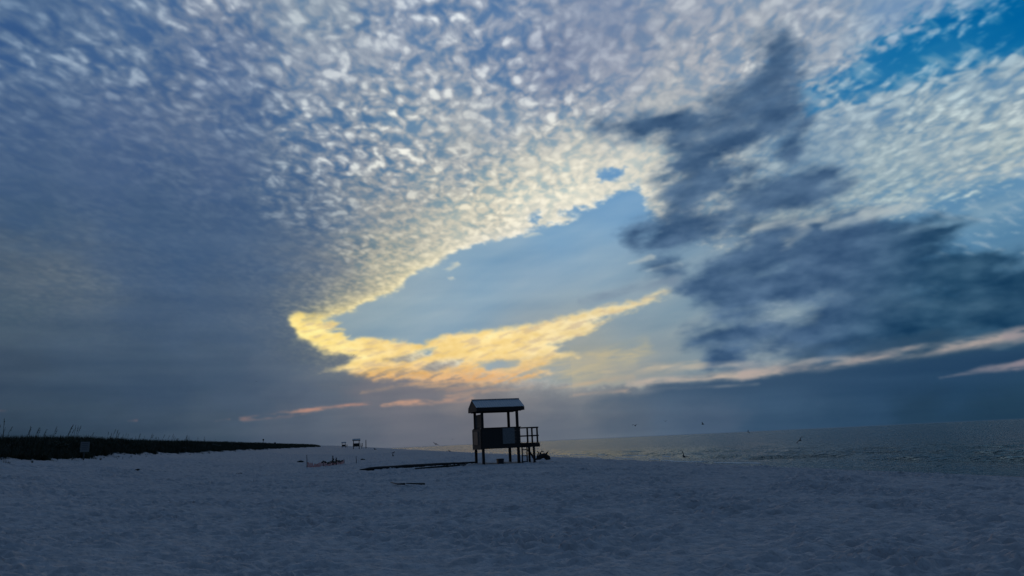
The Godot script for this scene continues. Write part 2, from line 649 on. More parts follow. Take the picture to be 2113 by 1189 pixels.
func build_things():
	wood = material(1, 1, 1, 0.85)
	wood.albedo_texture = noise_texture(61, 0.02, Color(0.02, 0.016, 0.013).linear_to_srgb(), Color(0.05, 0.04, 0.033).linear_to_srgb(), 4, 512, 4)
	wood.uv1_triplanar = true
	wood.uv1_scale = Vector3(0.7, 4.0, 0.7)
	dark_wood = wood.duplicate()
	dark_wood.albedo_color = Color(0.75, 0.75, 0.75)
	metal_roof = material(0.36, 0.37, 0.38, 0.5, 0.3)
	white_board = material(1, 1, 1, 0.6)
	white_board.albedo_texture = noise_texture(63, 0.015, Color(0.12, 0.115, 0.11).linear_to_srgb(), Color(0.22, 0.21, 0.2).linear_to_srgb())
	white_board.uv1_triplanar = true
	var weed := material(0.022, 0.02, 0.014, 0.9)
	var feather := material(0.06, 0.06, 0.06, 0.9)

	make_stand(Vector3(-1.38, 0.93, -49.0), deg_to_rad(15.0), "dark timber lifeguard stand with metal gable roof and side deck, nearest of three")
	make_stand(on_ground(-63.8, -312.8), deg_to_rad(15.0), "small far lifeguard stand beside a thin pole up the beach", false)
	make_stand(on_ground(-116.3, -529.3), deg_to_rad(15.0), "tiny farthest lifeguard stand where the dune meets the sand", false)

	# a dark bin under the stand
	var bin := thing("storage_bin", "small black bin on the sand under the lifeguard stand", "bin", on_ground(-1.18, -48.1, 0.03), 0.25)
	var st := begin(-1)
	tube(st, [Vector3(0, 0, 0), Vector3(0, 0.02, 0), Vector3(0, 0.28, 0)], [0.22, 0.235, 0.265], 4, Vector2.ONE, Vector3(1, 0, 1))
	part(bin, "body", finish(st), material(0.02, 0.02, 0.025, 0.6))
	st = begin(-1)
	tube(st, [Vector3(0, 0.281, 0), Vector3(0, 0.31, 0), Vector3(0, 0.33, 0)], [0.285, 0.285, 0.22], 4, Vector2.ONE, Vector3(1, 0, 1))
	part(bin, "lid", finish(st), material(0.025, 0.025, 0.03, 0.6))

	# the tangle of driftwood behind the deck
	var drift := thing("driftwood", "dark tangle of driftwood and roots on the sand beyond the deck", "driftwood", on_ground(1.32, -56.0, 0.05))
	drift.scale = Vector3.ONE * 1.2
	st = begin(0)
	tube(st, [Vector3(-0.12, 0.05, 0), Vector3(0.1, 0.24, 0.05), Vector3(0.32, 0.3, 0), Vector3(0.52, 0.16, -0.04), Vector3(0.56, -0.02, 0)], [0.1, 0.14, 0.15, 0.17, 0.15], 9)
	part(drift, "trunk", finish(st), dark_wood)
	for b in [[[-0.62, 0.68, 0], [-0.48, 0.5, 0.05], [-0.3, 0.2, 0.05], [-0.15, 0.0, 0.05], 0.035, 0.09], [[-0.1, 0.1, 0], [-0.05, 0.35, 0.08], [0.02, 0.48, 0.1], [-0.08, 0.56, 0.1], 0.06, 0.025],
			[[0.05, 0.2, -0.1], [0.12, 0.45, -0.1], [0.2, 0.56, -0.12], [0.3, 0.5, -0.1], 0.07, 0.03], [[0.3, 0.2, 0.1], [0.42, 0.36, 0.12], [0.52, 0.46, 0.1], [0.57, 0.55, 0.1], 0.08, 0.03], [[-0.2, 0.0, 0.2], [0.0, 0.12, 0.22], [0.12, 0.2, 0.15], [0.3, 0.22, 0.1], 0.05, 0.04]]:
		st = begin(0)
		var pts := []
		for k in 4:
			pts.append(Vector3(b[k][0], b[k][1], b[k][2]))
		tube(st, pts, [b[4], lerpf(b[4], b[5], 0.33), lerpf(b[4], b[5], 0.67), b[5]], 7)
		part(drift, "branch", finish(st), dark_wood)

	# the long dark timber on the sand, and the rope beside it
	var from := Vector2(-9.5, -47.5)
	var to := Vector2(-2.7, -50.6)
	var pts := []
	var radii := []
	for k in 25:
		var t := k / 24.0
		var p := from.lerp(to, t) + Vector2(0.05, 0.2) * n_sand.get_noise_1d(t * 3.0)
		pts.append(Vector3(p.x, land(p.dot(SHORE), p.dot(SEAWARD)) + 0.06 + 0.02 * n_sand.get_noise_1d(t * 9.0 + 5.0), p.y))
		radii.append(lerpf(0.03, 0.15, smoothstep(0.0, 0.12, t)) * lerpf(1.0, 0.5, smoothstep(0.5, 1.0, t)))
	st = begin(0)
	tube(st, pts, radii, 8, Vector2(0.85, 1.3))
	var log_thing := part(self, "beached_log", finish(st), dark_wood)
	tag(log_thing, "long dark log lying on the sand and pointing to the lifeguard stand", "log")
	log_thing.name = numbered("beached_log")
	pts = []
	radii = []
	for k in 17:
		var t := k / 16.0
		var p := Vector2(-5.8, -44.2).lerp(Vector2(-3.1, -46.4), t) + Vector2(0.05, 0.12) * n_sand.get_noise_1d(t * 5.0 + 20.0)
		pts.append(Vector3(p.x, land(p.dot(SHORE), p.dot(SEAWARD)) + 0.075, p.y))
		radii.append(0.05 * (0.6 + 0.4 * sin(PI * t)))
	st = begin(0)
	tube(st, pts, radii, 6)
	var pole_thing := part(self, "thin_pole", finish(st), weed)
	tag(pole_thing, "thin dark pole half buried in sand in front of the long log", "pole")
	# the crooked stick nearer the camera
	var stick := thing("crooked_stick", "crooked dark stick with a knot lying alone on open sand", "stick", on_ground(-4.1, -28.3))
	for leg in [[Vector2(-4.85, -30.0), Vector2(-4.4, -28.7), Vector2(-4.02, -27.9)], [Vector2(-3.98, -27.95), Vector2(-3.75, -28.1), Vector2(-3.45, -28.8)]]:
		st = begin(0)
		pts = []
		for p in leg:
			pts.append(Vector3(p.x, ground_height(p.x, p.y) + 0.06, p.y) - stick.position)
		tube(st, pts, [0.014, 0.024, 0.034], 6)
		part(stick, "branch", finish(st), weed)

	build_fence(weed)
	build_signs_and_poles()
	build_dune_things()
	build_birds(feather)

	# scraps of seaweed
	var scraps := [[-19.49, -40.84, 0.12, "small dark seaweed scrap on sand below the dune, leftmost of the scraps"], [-14.77, -42.07, 0.13, "small dark seaweed scrap on open sand in front of the orange netting"],
		[-19.9, -72.7, 0.22, "dark seaweed clump on the sand left of the orange netting"], [-16.1, -82.2, 0.2, "dark seaweed clump on the sand right of the last netting stake"]]
	for k in scraps.size():
		var s: Array = scraps[k]
		var clump := part(self, numbered("seaweed_clump"), lumpy(Vector3(s[2] * 1.4, s[2] * 0.6, s[2]), 70 + k, 0.9), weed, on_ground(s[0], s[1]))
		tag(clump, s[3], "seaweed", "seaweed scraps on the sand")

func build_fence(weed: Material):
	var stake_at := [Vector2(-14.44, -54.3), Vector2(-14.36, -58.5), Vector2(-14.4, -61.7), Vector2(-14.5, -63.3), Vector2(-14.7, -67.0), Vector2(-13.6, -66.6)]
	var stake_high := [0.86, 0.42, 0.66, 0.62, 0.45, 0.62]
	var t := thing("netting_fence", "low sagging orange netting on stakes with dark weed along its top", "fence", on_ground(-14.44, -60.0))
	var grey := material(0.05, 0.045, 0.045, 0.8)
	for k in stake_at.size():
		var p := on_ground(stake_at[k].x, stake_at[k].y) - t.position
		var st := begin(0)
		var thick := 0.05 if k in [2, 3] else 0.025
		tube(st, [p + Vector3(0, -0.15, 0), p + Vector3(0.01, stake_high[k] * 0.5, 0), p + Vector3(-0.01, stake_high[k], 0)], [thick, thick, thick * 0.8], 6)
		part(t, "stake", finish(st), grey)
	# the net: cords with holes between them
	var net := material(0.46, 0.04, 0.035, 0.8)
	var net_st := begin(-1)
	var top := []
	var n := 96
	for k in n + 1:
		var u := 4.0 * k / n
		var i := mini(int(u), 3)
		var p: Vector2 = stake_at[i].lerp(stake_at[i + 1], u - i)
		var sag := 0.16 * sin(PI * (u - i))
		var g := on_ground(p.x, p.y) - t.position
		top.append([g, clampf(lerpf(0.42, 0.36, u / 4.0) - sag, 0.16, 0.6)])
	for k in n:
		var a: Vector3 = top[k][0]
		var b: Vector3 = top[k + 1][0]
		var ha: float = top[k][1]
		var hb: float = top[k + 1][1]
		for r in 6:
			var y0 := 0.03 + ha * r / 6.0
			var y1 := 0.03 + hb * r / 6.0
			quad(net_st, a + Vector3(0, y0, 0), b + Vector3(0, y1, 0), b + Vector3(0, y1 + 0.024, 0), a + Vector3(0, y0 + 0.024, 0), Vector3.RIGHT)
		var ab := (b - a) * 0.25
		quad(net_st, a + Vector3(0.003, 0.03, 0), a + ab + Vector3(0.003, 0.03, 0), a + ab + Vector3(0.003, ha, 0), a + Vector3(0.003, ha, 0), Vector3.RIGHT)
	net.cull_mode = BaseMaterial3D.CULL_DISABLED
	var net_part := part(t, "net", finish(net_st), net)
	net_part.set_meta("label", "orange plastic netting with open mesh")
	var rng := RandomNumberGenerator.new()
	rng.seed = 8
	for k in range(22, 92, 2):
		if rng.randf() < 0.82:
			var p: Vector3 = top[k][0] + Vector3(0.02, top[k][1] + 0.03, 0)
			part(t, "draped_weed", lumpy(Vector3(0.06, rng.randf_range(0.03, 0.07), rng.randf_range(0.14, 0.28)), k, 0.8, 6, 8), weed, p)

func build_signs_and_poles():
	var grey := material(0.06, 0.055, 0.05, 0.8)
	var sign_thing := thing("warning_sign", "pale notice sign on a short post in front of the dune grass", "sign", on_ground(-27.05, -49.6, 0.1), deg_to_rad(28.0))
	block(sign_thing, "post", Vector3(0.08, 1.22, 0.06), Vector3(-0.03, 0.6, 0), grey, Vector3(0, 0, -0.02))
	var face := block(sign_thing, "panel", Vector3(0.5, 0.62, 0.02), Vector3(0, 0.96, 0.045), material(0.16, 0.155, 0.15, 0.6), Vector3(0, 0, -0.03))
	for k in 4:
		block(face, "print_line", Vector3(0.36 - 0.05 * (k % 2), 0.035, 0.003), Vector3(0, 0.2 - 0.11 * k, 0.0125), material(0.08, 0.08, 0.09, 0.7))
	var tall := thing("marker_pole", "thin tall pole right of the small far lifeguard stand", "pole", on_ground(-62.2, -324.1, 0.2))
	var st := begin(0)
	tube(st, [Vector3(0, 0, 0), Vector3(0, 1.8, 0), Vector3(0, 3.6, 0)], [0.17, 0.16, 0.14], 8)
	part(tall, "shaft", finish(st), grey)
	for p in [[-61.1, -190.4, 1.7, "small round-topped marker post on the dune, left of its neighbour"], [-64.4, -210.4, 1.5, "small square-topped marker post on the dune, right of its neighbour"]]:
		var q := thing("marker_post", p[3], "post", on_ground(p[0], p[1], 0.1), 0.3, "marker posts on the far dune")
		st = begin(0)
		tube(st, [Vector3.ZERO, Vector3(0, p[2], 0)], [0.06, 0.05], 6)
		part(q, "shaft", finish(st), grey)
		if p[2] > 1.6:
			part(q, "plate", lumpy(Vector3(0.2, 0.24, 0.05), 4, 0.05), grey, Vector3(0, p[2], 0))
		else:
			block(q, "plate", Vector3(0.5, 0.3, 0.04), Vector3(0, p[2], 0.06), grey)

func build_dune_things():
	var rng := RandomNumberGenerator.new()
	rng.seed = 23
	var straw := material(0.055, 0.055, 0.03, 0.85)
	straw.cull_mode = BaseMaterial3D.CULL_DISABLED
	# sea oats: a bending stalk, a hanging seed head, a few leaves
	var kinds := []
	for kind in 4:
		var t := Node3D.new()
		var bend := rng.randf_range(0.1, 0.45)
		var high := 1.25
		var curve := []
		for k in 7:
			var u := k / 6.0
			curve.append(Vector3(bend * u * u * 0.7, high * u, 0.1 * bend * u))
		var st := begin(0)
		tube(st, curve, [0.012, 0.011, 0.011, 0.01, 0.009, 0.008, 0.006], 4)
		part(t, "stalk", finish(st), straw)
		st = begin(-1)
		for k in 14:
			var u := 0.72 + 0.28 * k / 13.0
			var p := Vector3(bend * u * u * 0.7, high * u, 0.1 * bend * u)
			var drop := Vector3(rng.randf_range(0.02, 0.09), rng.randf_range(-0.09, 0.03), rng.randf_range(-0.05, 0.05))
			tube(st, [p, p + drop * 0.5, p + drop], [0.003, 0.01, 0.002], 4)
		part(t, "seed_head", finish(st), straw)
		for k in 3:
			st = begin(-1)
			var a := TAU * rng.randf()
			blade(st, Vector3.ZERO, Vector3(cos(a), 0, sin(a)) * rng.randf_range(0.5, 1.0), rng.randf_range(0.6, 0.9), 0.012)
			part(t, "leaf", finish(st), straw)
		kinds.append(t)
	for k in 96:
		var along := 36.0 + 90.0 * pow(k / 96.0, 1.25) + rng.randf_range(-1.0, 1.0)
		var off := rng.randf_range(-21.5, -18.2)
		var p := across(along, off)
		var o: Node3D = kinds[k % 4].duplicate()
		o.name = numbered("sea_oats")
		add_child(o)
		o.position = on_ground(p.x, p.y, 0.05)
		o.rotation.y = rng.randf_range(-0.9, 0.9)
		o.scale = Vector3.ONE * rng.randf_range(0.75, 1.12) * lerpf(1.12, 0.95, k / 96.0)
		tag(o, "slender sea oats stalk rising above the dark dune grass", "sea oats", "sea oats along the dune top")
	for t in kinds:
		t.free()
	# low shrubs that stand proud of the grass
	var leaf := material(0.03, 0.04, 0.02, 0.85)
	leaf.cull_mode = BaseMaterial3D.CULL_DISABLED
	var spots := [[-31.6, -54.6, 0.75, 0.62, "rounded dark shrub on the dune just left of the pale sign"], [-33.0, -64.0, 0.8, 0.48, "flat-topped dark shrub on the dune right of the pale sign"], [-34.2, -71.0, 0.75, 0.45, "low dark shrub farthest along the dune crest"]]
	for s in spots:
		var t := thing("dune_shrub", s[4], "shrub", on_ground(s[0], s[1], 0.05), 0.0, "shrubs on the dune crest")
		var st := begin(0)
		for k in 5:
			var a := TAU * k / 5.0
			tube(st, [Vector3.ZERO, Vector3(cos(a) * s[2] * 0.4, s[3] * 0.6, sin(a) * s[2] * 0.4), Vector3(cos(a) * s[2] * 0.7, s[3], sin(a) * s[2] * 0.7)], [0.04, 0.025, 0.01], 5)
		part(t, "stem", finish(st), dark_wood)
		st = begin(-1)
		for k in 900:
			var d := Vector3(rng.randfn(), absf(rng.randfn()) * 0.9, rng.randfn()).normalized() * pow(rng.randf(), 0.4)
			var p := Vector3(d.x * s[2], 0.25 + d.y * s[3], d.z * s[2])
			var u := Vector3(rng.randfn(), rng.randfn(), rng.randfn()).normalized() * 0.07
			var v := u.cross(Vector3(rng.randfn(), rng.randfn(), rng.randfn()).normalized()).normalized() * 0.035
			triangle(st, p - u, p + v, p + u, d)
			triangle(st, p - u, p + u, p - v, d)
		part(t, "foliage", finish(st), leaf)

func build_birds(feather: Material):
	# [x, y, z, wing lift, wing sweep, heading, bank, pitch, label]
	var flying := [
		[21.67, 4.23, -147.77, 1.0, 0.5, 0.3, 0.05, 0.0, "dark gull with raised wings above the sea horizon, nearest right of the stand"],
		[44.08, 6.43, -238.66, 0.5, 0.3, -0.4, -0.1, 0.0, "faint small gull high above the sea between two darker gulls"],
		[43.71, 4.42, -189.18, 1.5, 0.2, 0.9, -0.5, 0.1, "dark gull with steeply raised wings over the middle of the sea horizon"],
		[53.56, 2.13, -186.63, 1.0, 0.4, 0.4, -1.0, 0.2, "steeply banking gull crossing the sea horizon line"],
		[36.4, 0.8, -103.8, 0.3, 0.3, 0.2, 0.75, 0.0, "lone gull skimming low over the water, rightmost of the gulls"],
		[-15.51, 2.55, -148.55, 0.3, 0.8, 0.5, -0.55, -0.35, "large dark gull swooping down left of the lifeguard stand"],
		[-37.47, 5.75, -386.51, 0.6, 0.3, 0.2, 0.0, 0.0, "tiny distant gull just above the large swooping gull"],
		[-22.95, 4.23, -276.42, 0.3, 0.3, -0.2, -0.1, 0.0, "tiny distant gull gliding between swooping gull and lifeguard stand"],
		[-78.48, 47.48, -380.31, 0.4, 0.5, 0.8, 0.6, 0.0, "tiny dark bird against the golden cloud high in the sky"],
		[-121.93, 35.65, -368.68, 0.4, 0.3, 0.1, 0.0, 0.0, "tiny faint bird against the grey cloud left of the golden cloud"],
		[13.6, 0.42, -66.6, 0.8, 0.3, 0.15, -0.75, 0.2, "gull lifting off with tilted wings right at the waterline"]]
	for f in flying:
		var o := part(self, numbered("flying_gull"), gull_mesh(f[3], f[4]), feather, Vector3(f[0], f[1], f[2]))
		o.basis = Basis.from_euler(Vector3(f[7], f[5], f[6])).scaled(Vector3.ONE * 1.2)
		tag(o, f[8], "gull", "gulls in the air")
	var stood := wader_mesh()
	for s in [[-14.1, -89.1, 0.4, "standing gull on the sand between netting and lifeguard stand, nearer of two"], [-18.2, -115.6, -1.1, "standing gull on the sand between netting and lifeguard stand, farther of two"],
			[-14.0, -160.0, 0.9, "standing gull on the sand crest just left of the lifeguard stand"], [-35.6, -196.8, 2.0, "standing gull on the sand crest right of the far thin pole"]]:
		var o := part(self, numbered("standing_gull"), stood, feather, on_ground(s[0], s[1]), Vector3(0, s[2], 0))
		if s[1] < -150.0:
			o.scale = Vector3.ONE * 1.5
		tag(o, s[3], "gull", "gulls standing on the sand")

# ---------------------------------------------------------------- sky
# Azimuth (degrees, right of north) and elevation of what hangs in the dawn sky; colours are sRGB 0-255.
var sheet_colours := PackedFloat32Array([
	-33.41, 27.36, 80, 108, 144.3, 0.75,
	-27.92, 28.46, 102, 125, 156, 0.9,
	-21.49, 29.44, 124, 138, 160.88, 1,
	-14.45, 30.14, 140, 155, 171.6, 1,
	-6.96, 30.48, 135, 150, 173.55, 1,
	0.75, 30.37, 138, 152, 175.5, 0.9,
	8.42, 29.81, 128, 143, 169.65, 0.6,
	15.79, 28.85, 150, 160, 177.45, 0.8,
	22.64, 27.57, 145, 158, 177.45, 0.7,
	28.86, 26.09, 130, 156, 185.25, 0.5,
	34.4, 24.5, 110, 150, 185.25, 0.4,
	-33.2, 24.56, 87, 112, 146.25, 0.7,
	-27.75, 25.53, 97, 120, 151.12, 0.8,
	-21.39, 26.4, 102, 122, 154.05, 0.8,
	-14.44, 27.01, 140, 152, 170.62, 1,
	-7.05, 27.28, 150, 160, 176.47, 1,
	0.57, 27.16, 140, 152, 173.55, 0.9,
	4.38, 26.94, 118, 132, 160.88, 0.45,
	8.15, 26.63, 140, 150, 171.6, 0.8,
	15.43, 25.73, 165, 170, 179.4, 0.9,
	20.86, 27.01, 165, 172, 181.35, 0.8,
	24.63, 25.29, 158, 168, 181.35, 0.7,
	28.41, 23.18, 120, 155, 185.25, 0.5,
	33.85, 21.16, 130, 160, 181.35, 0.6,
	-32.94, 21.1, 74, 99, 134.55, 0.5,
	-27.55, 21.91, 90, 111, 144.3, 0.7,
	-23.55, 22.71, 100, 118, 146.25, 0.7,
	-19.61, 22.77, 90, 113, 146.25, 0.7,
	-14.42, 23.12, 135, 148, 165.75, 1,
	-7.15, 23.32, 166, 173, 179.4, 1,
	0.35, 23.17, 155, 165, 177.45, 1,
	7.82, 22.67, 158, 166, 177.45, 0.8,
	13.25, 22.08, 168, 174, 179.4, 0.7,
	24.85, 19.89, 140, 162, 179.4, 0.6,
	29.41, 19.86, 150, 170, 181.35, 0.7,
	33.34, 18.01, 160, 176, 183.3, 0.8,
	35.31, 19.86, 158, 174, 183.3, 0.7,
	-32.73, 18.17, 70, 95, 128.7, 0.15,
	-27.39, 18.83, 74, 98, 132.6, 0.18,
	-21.18, 19.41, 82, 104, 137.47, 0.3,
	-16.15, 19.71, 98, 118, 144.3, 0.8,
	-12.65, 20.18, 130, 142, 159.9, 0.9,
	-8.32, 19.91, 152, 160, 169.65, 0.9,
	-3.54, 19.87, 162, 168, 173.55, 0.9,
	2.03, 19.65, 188, 188, 181.35, 0.8,
	6.88, 20.02, 200, 198, 187.2, 0.7,
	9.37, 19.11, 228, 223, 206.7, 0.45,
	12.29, 19.49, 205, 203, 191.1, 0.6,
	22.38, 18.07, 128, 155, 175.5, 0.5,
	26.03, 17.1, 150, 170, 179.4, 0.6,
	30.41, 16.85, 160, 176, 183.3, 0.7,
	34.35, 15.97, 162, 178, 181.35, 0.6,
	-32.52, 15.19, 62, 89, 120.85, 0.12,
	-25.75, 15.82, 66, 92, 124.75, 0.12,
	-19.47, 16.55, 69, 95, 128.65, 0.15,
	-14.74, 16.39, 90, 110, 136.5, 0.6,
	-11.95, 16.45, 120, 134, 150.15, 0.8,
	-9.1, 17.16, 158, 160, 159.9, 0.8,
	-5.47, 17.13, 182, 182, 173.55, 0.7,
	-1.79, 17.38, 205, 200, 181.35, 0.6,
	1.94, 17.92, 240, 233, 208.65, 0.42,
	5.61, 17.69, 244, 238, 214.5, 0.38,
	24.11, 14.19, 150, 168, 175.5, 0.5,
	20.85, 13.34, 160, 172, 173.55, 0.5,
	28.67, 14.7, 145, 170, 181.35, 0.5,
	-33.62, 12.24, 78, 95, 113.05, 0.27,
	-31.77, 11.78, 92, 105, 118.9, 0.33,
	-29.27, 10.85, 94, 107, 119.88, 0.3,
	-27.07, 12.23, 70, 93, 122.8, 0.12,
	-22.58, 13.1, 66, 92, 124.75, 0.09,
	-17.75, 13.26, 72, 96, 126.7, 0.15,
	-14.04, 12.98, 92, 108, 130.65, 0.5,
	-11.62, 13.68, 128, 136, 144.3, 0.7,
	-9.14, 14.03, 172, 171, 158.92, 0.6,
	-6.61, 15.05, 190, 187, 171.6, 0.5,
	-3.67, 16.04, 212, 206, 185.25, 0.5,
	-33.41, 9.12, 72, 92, 109.15, 0.09,
	-29.71, 8.97, 68, 89, 111.1, 0.07,
	-25.48, 9.42, 67, 89, 115.97, 0.06,
	-20.91, 9.52, 72, 94, 120.85, 0.06,
	-17.37, 9.55, 80, 99, 122.8, 0.2,
	-15.06, 11.09, 96, 110, 126.7, 0.4,
	-12.67, 11.95, 146, 146, 138.45, 0.5,
	-9.87, 12.64, 196, 188, 159.9, 0.5,
	-16.38, 9.89, 84, 101, 120.85, 0.15,
	-33.2, 6.16, 62, 79, 98.42, 0.05,
	-29.56, 6.21, 60, 80, 102.33, 0.05,
	-25.34, 6.23, 62, 83, 105.25, 0.03,
	-20.82, 6.21, 68, 88, 110.12, 0.03,
	-16.02, 6.16, 80, 97, 116.95, 0.05,
	-13.36, 4.74, 98, 110, 122.85, 0.05,
	-33.04, 3.82, 52, 71, 92, 0.02,
	-29.42, 3.77, 54, 74, 96, 0.02,
	-25.25, 4.01, 58, 78, 102, 0.02,
	-19.2, 3.88, 70, 88, 110, 0.02,
	-14.35, 4.09, 88, 102, 122, 0.03,
	-10.65, 4.32, 118, 116, 124, 0.1,
	-7.56, 4.04, 124, 121, 128, 0.1,
	-4.08, 3.91, 144, 134, 132, 0.1,
	0.49, 3.88, 134, 133, 136, 0.08,
	4.7, 3.68, 134, 136, 139, 0.08,
	-32.93, 2.07, 44, 60, 75, 0,
	-29.32, 1.96, 49, 66, 82, 0,
	-25.16, 1.81, 55, 72, 90, 0,
	-20.7, 1.65, 64, 80, 97, 0,
	-15.97, 1.47, 76, 88, 105, 0,
	-11.02, 1.61, 88, 97, 112, 0,
	-5.89, 1.73, 98, 104, 117, 0,
	-2.44, 0.9, 97, 102, 114, 0,
	2.86, 2.04, 102, 110, 123, 0,
	2.78, 0.66, 92, 102, 116, 0,
	8.04, 1.78, 86, 101, 119, 0,
	7.94, 0.42, 78, 93, 111, 0,
	13, 0.52, 68, 88, 112, 0,
	17.86, 0.61, 54, 80, 106, 0,
	22.48, 0.69, 45, 73, 100, 0,
	26.81, 0.76, 34, 61, 84, 0,
	30.81, 0.68, 30, 56, 77, 0,
	6.37, 2.55, 102, 110, 121, 0,
	11.51, 2.62, 82, 102, 124, 0,
	18.03, 2.24, 58, 86, 114, 0,
	24.13, 2.18, 46, 76, 106, 0,
	29.7, 2.1, 38, 70, 100, 0,
	32.35, 2.49, 34, 66, 89.7, 0,
	-12.69, 2.35, 86, 96, 111, 0,
	-7.59, 2.49, 102, 106, 118, 0,
	-2.37, 2.62, 110, 112, 120, 0])
var clear_colours := PackedFloat32Array([
	-12.67, 9.19, 140, 160, 170, 0,
	-9.21, 9.48, 142, 165, 178, 0,
	-5.65, 10.45, 140, 166, 184, 0,
	-2, 12.1, 134, 166, 190, 0,
	1.63, 12.29, 140, 168, 190, 0,
	3.58, 14.66, 118, 160, 195, 0,
	7.68, 16.13, 114, 158, 196, 0,
	9.94, 17.33, 112, 158, 198, 0,
	7.89, 18.9, 108, 152, 194, 0,
	7.02, 11.97, 138, 168, 190, 0,
	8.63, 9.74, 134, 157, 174, 0,
	11.7, 8.82, 134, 158, 172, 0,
	8.47, 7.65, 138, 156, 166, 0,
	11.8, 6.04, 136, 150, 156, 0,
	15.34, 7.83, 130, 152, 166, 0,
	18.63, 7.88, 132, 154, 168, 0,
	15.11, 5.46, 132, 147, 155, 0,
	18.31, 4.88, 130, 146, 156, 0,
	4.88, 6.46, 156, 160, 155, 0,
	6.53, 4.97, 166, 162, 148, 0,
	1.39, 7.7, 148, 160, 166, 0,
	9.96, 4.43, 150, 152, 150, 0,
	25.19, 22.36, 34, 114, 168, 0,
	29.94, 23.4, 14, 106, 162, 0,
	34.26, 23.67, 0, 98, 158, 0,
	35.96, 23.72, 2, 100, 158, 0,
	23.46, 21.44, 64, 126, 172, 0,
	32.53, 21.52, 40, 116, 168, 0,
	25.45, 12.68, 108, 146, 176, 0,
	29.93, 13.52, 104, 146, 178, 0,
	34.41, 14.16, 98, 144, 180, 0,
	32.37, 11.54, 96, 138, 168, 0,
	33.79, 10.08, 78, 122, 155, 0,
	22.26, 11.82, 112, 148, 174, 0,
	13.99, 11.39, 116, 146, 170, 0,
	21, 14.65, 126, 156, 178, 0,
	14.25, 14.13, 128, 154, 174, 0])
var dark_clouds := PackedFloat32Array([
	20.82, 25.13, 20.13, 22.31, 1.46, 1.85,
	20.29, 22.51, 16.76, 21.77, 1.72, 1.41,
	18.84, 21.77, 14.2, 20.78, 1.38, 1.32,
	14.56, 20.91, 13.35, 17.49, 1.31, 1.53,
	15.59, 17.23, 12.76, 16.87, 1.11, 1.14,
	13.56, 16.09, 9.36, 14.6, 1.27, 0.83,
	16.75, 15.21, 11.83, 14.44, 1.1, 1.08,
	17.71, 16.27, 24.2, 16.13, 0.9, 0.36,
	17.81, 15.59, 22.11, 15.81, 1.22, 0.91,
	19.22, 13.28, 29.16, 12.09, 0.95, 0.71,
	15.67, 11.23, 25.36, 12.04, 1.31, 1.27,
	13.68, 9.87, 20.79, 10, 1.13, 1.6,
	15.1, 8.81, 17.44, 8.94, 0.59, 0.71,
	21.49, 10.59, 30.2, 9.58, 1.89, 1.37,
	23.07, 8.25, 33.44, 7.73, 1.84, 1.56,
	22.35, 7.35, 33.27, 6.56, 1.08, 1.22,
	12.69, 6.46, 23.41, 6.03, 0.67, 0.94,
	16.55, 6.71, 27.52, 6.16, 0.78, 0.99,
	30.37, 6.92, 39.98, 6.75, 1.56, 1.23,
	10.56, 11.87, 11.96, 11.86, 0.21, 0.27,
	14.39, 4.83, 15.72, 4.87, 0.16, 0.13,
	31.85, 9.79, 32.62, 9.67, 0.15, 0.13,
	22.07, 20.73, 21.22, 19.25, 0.49, 0.62,
	7.05, 22.33, 10.73, 22.21, 0.21, 0.17,
	10.73, 22.21, 13.25, 22.08, 0.24, 0.27])
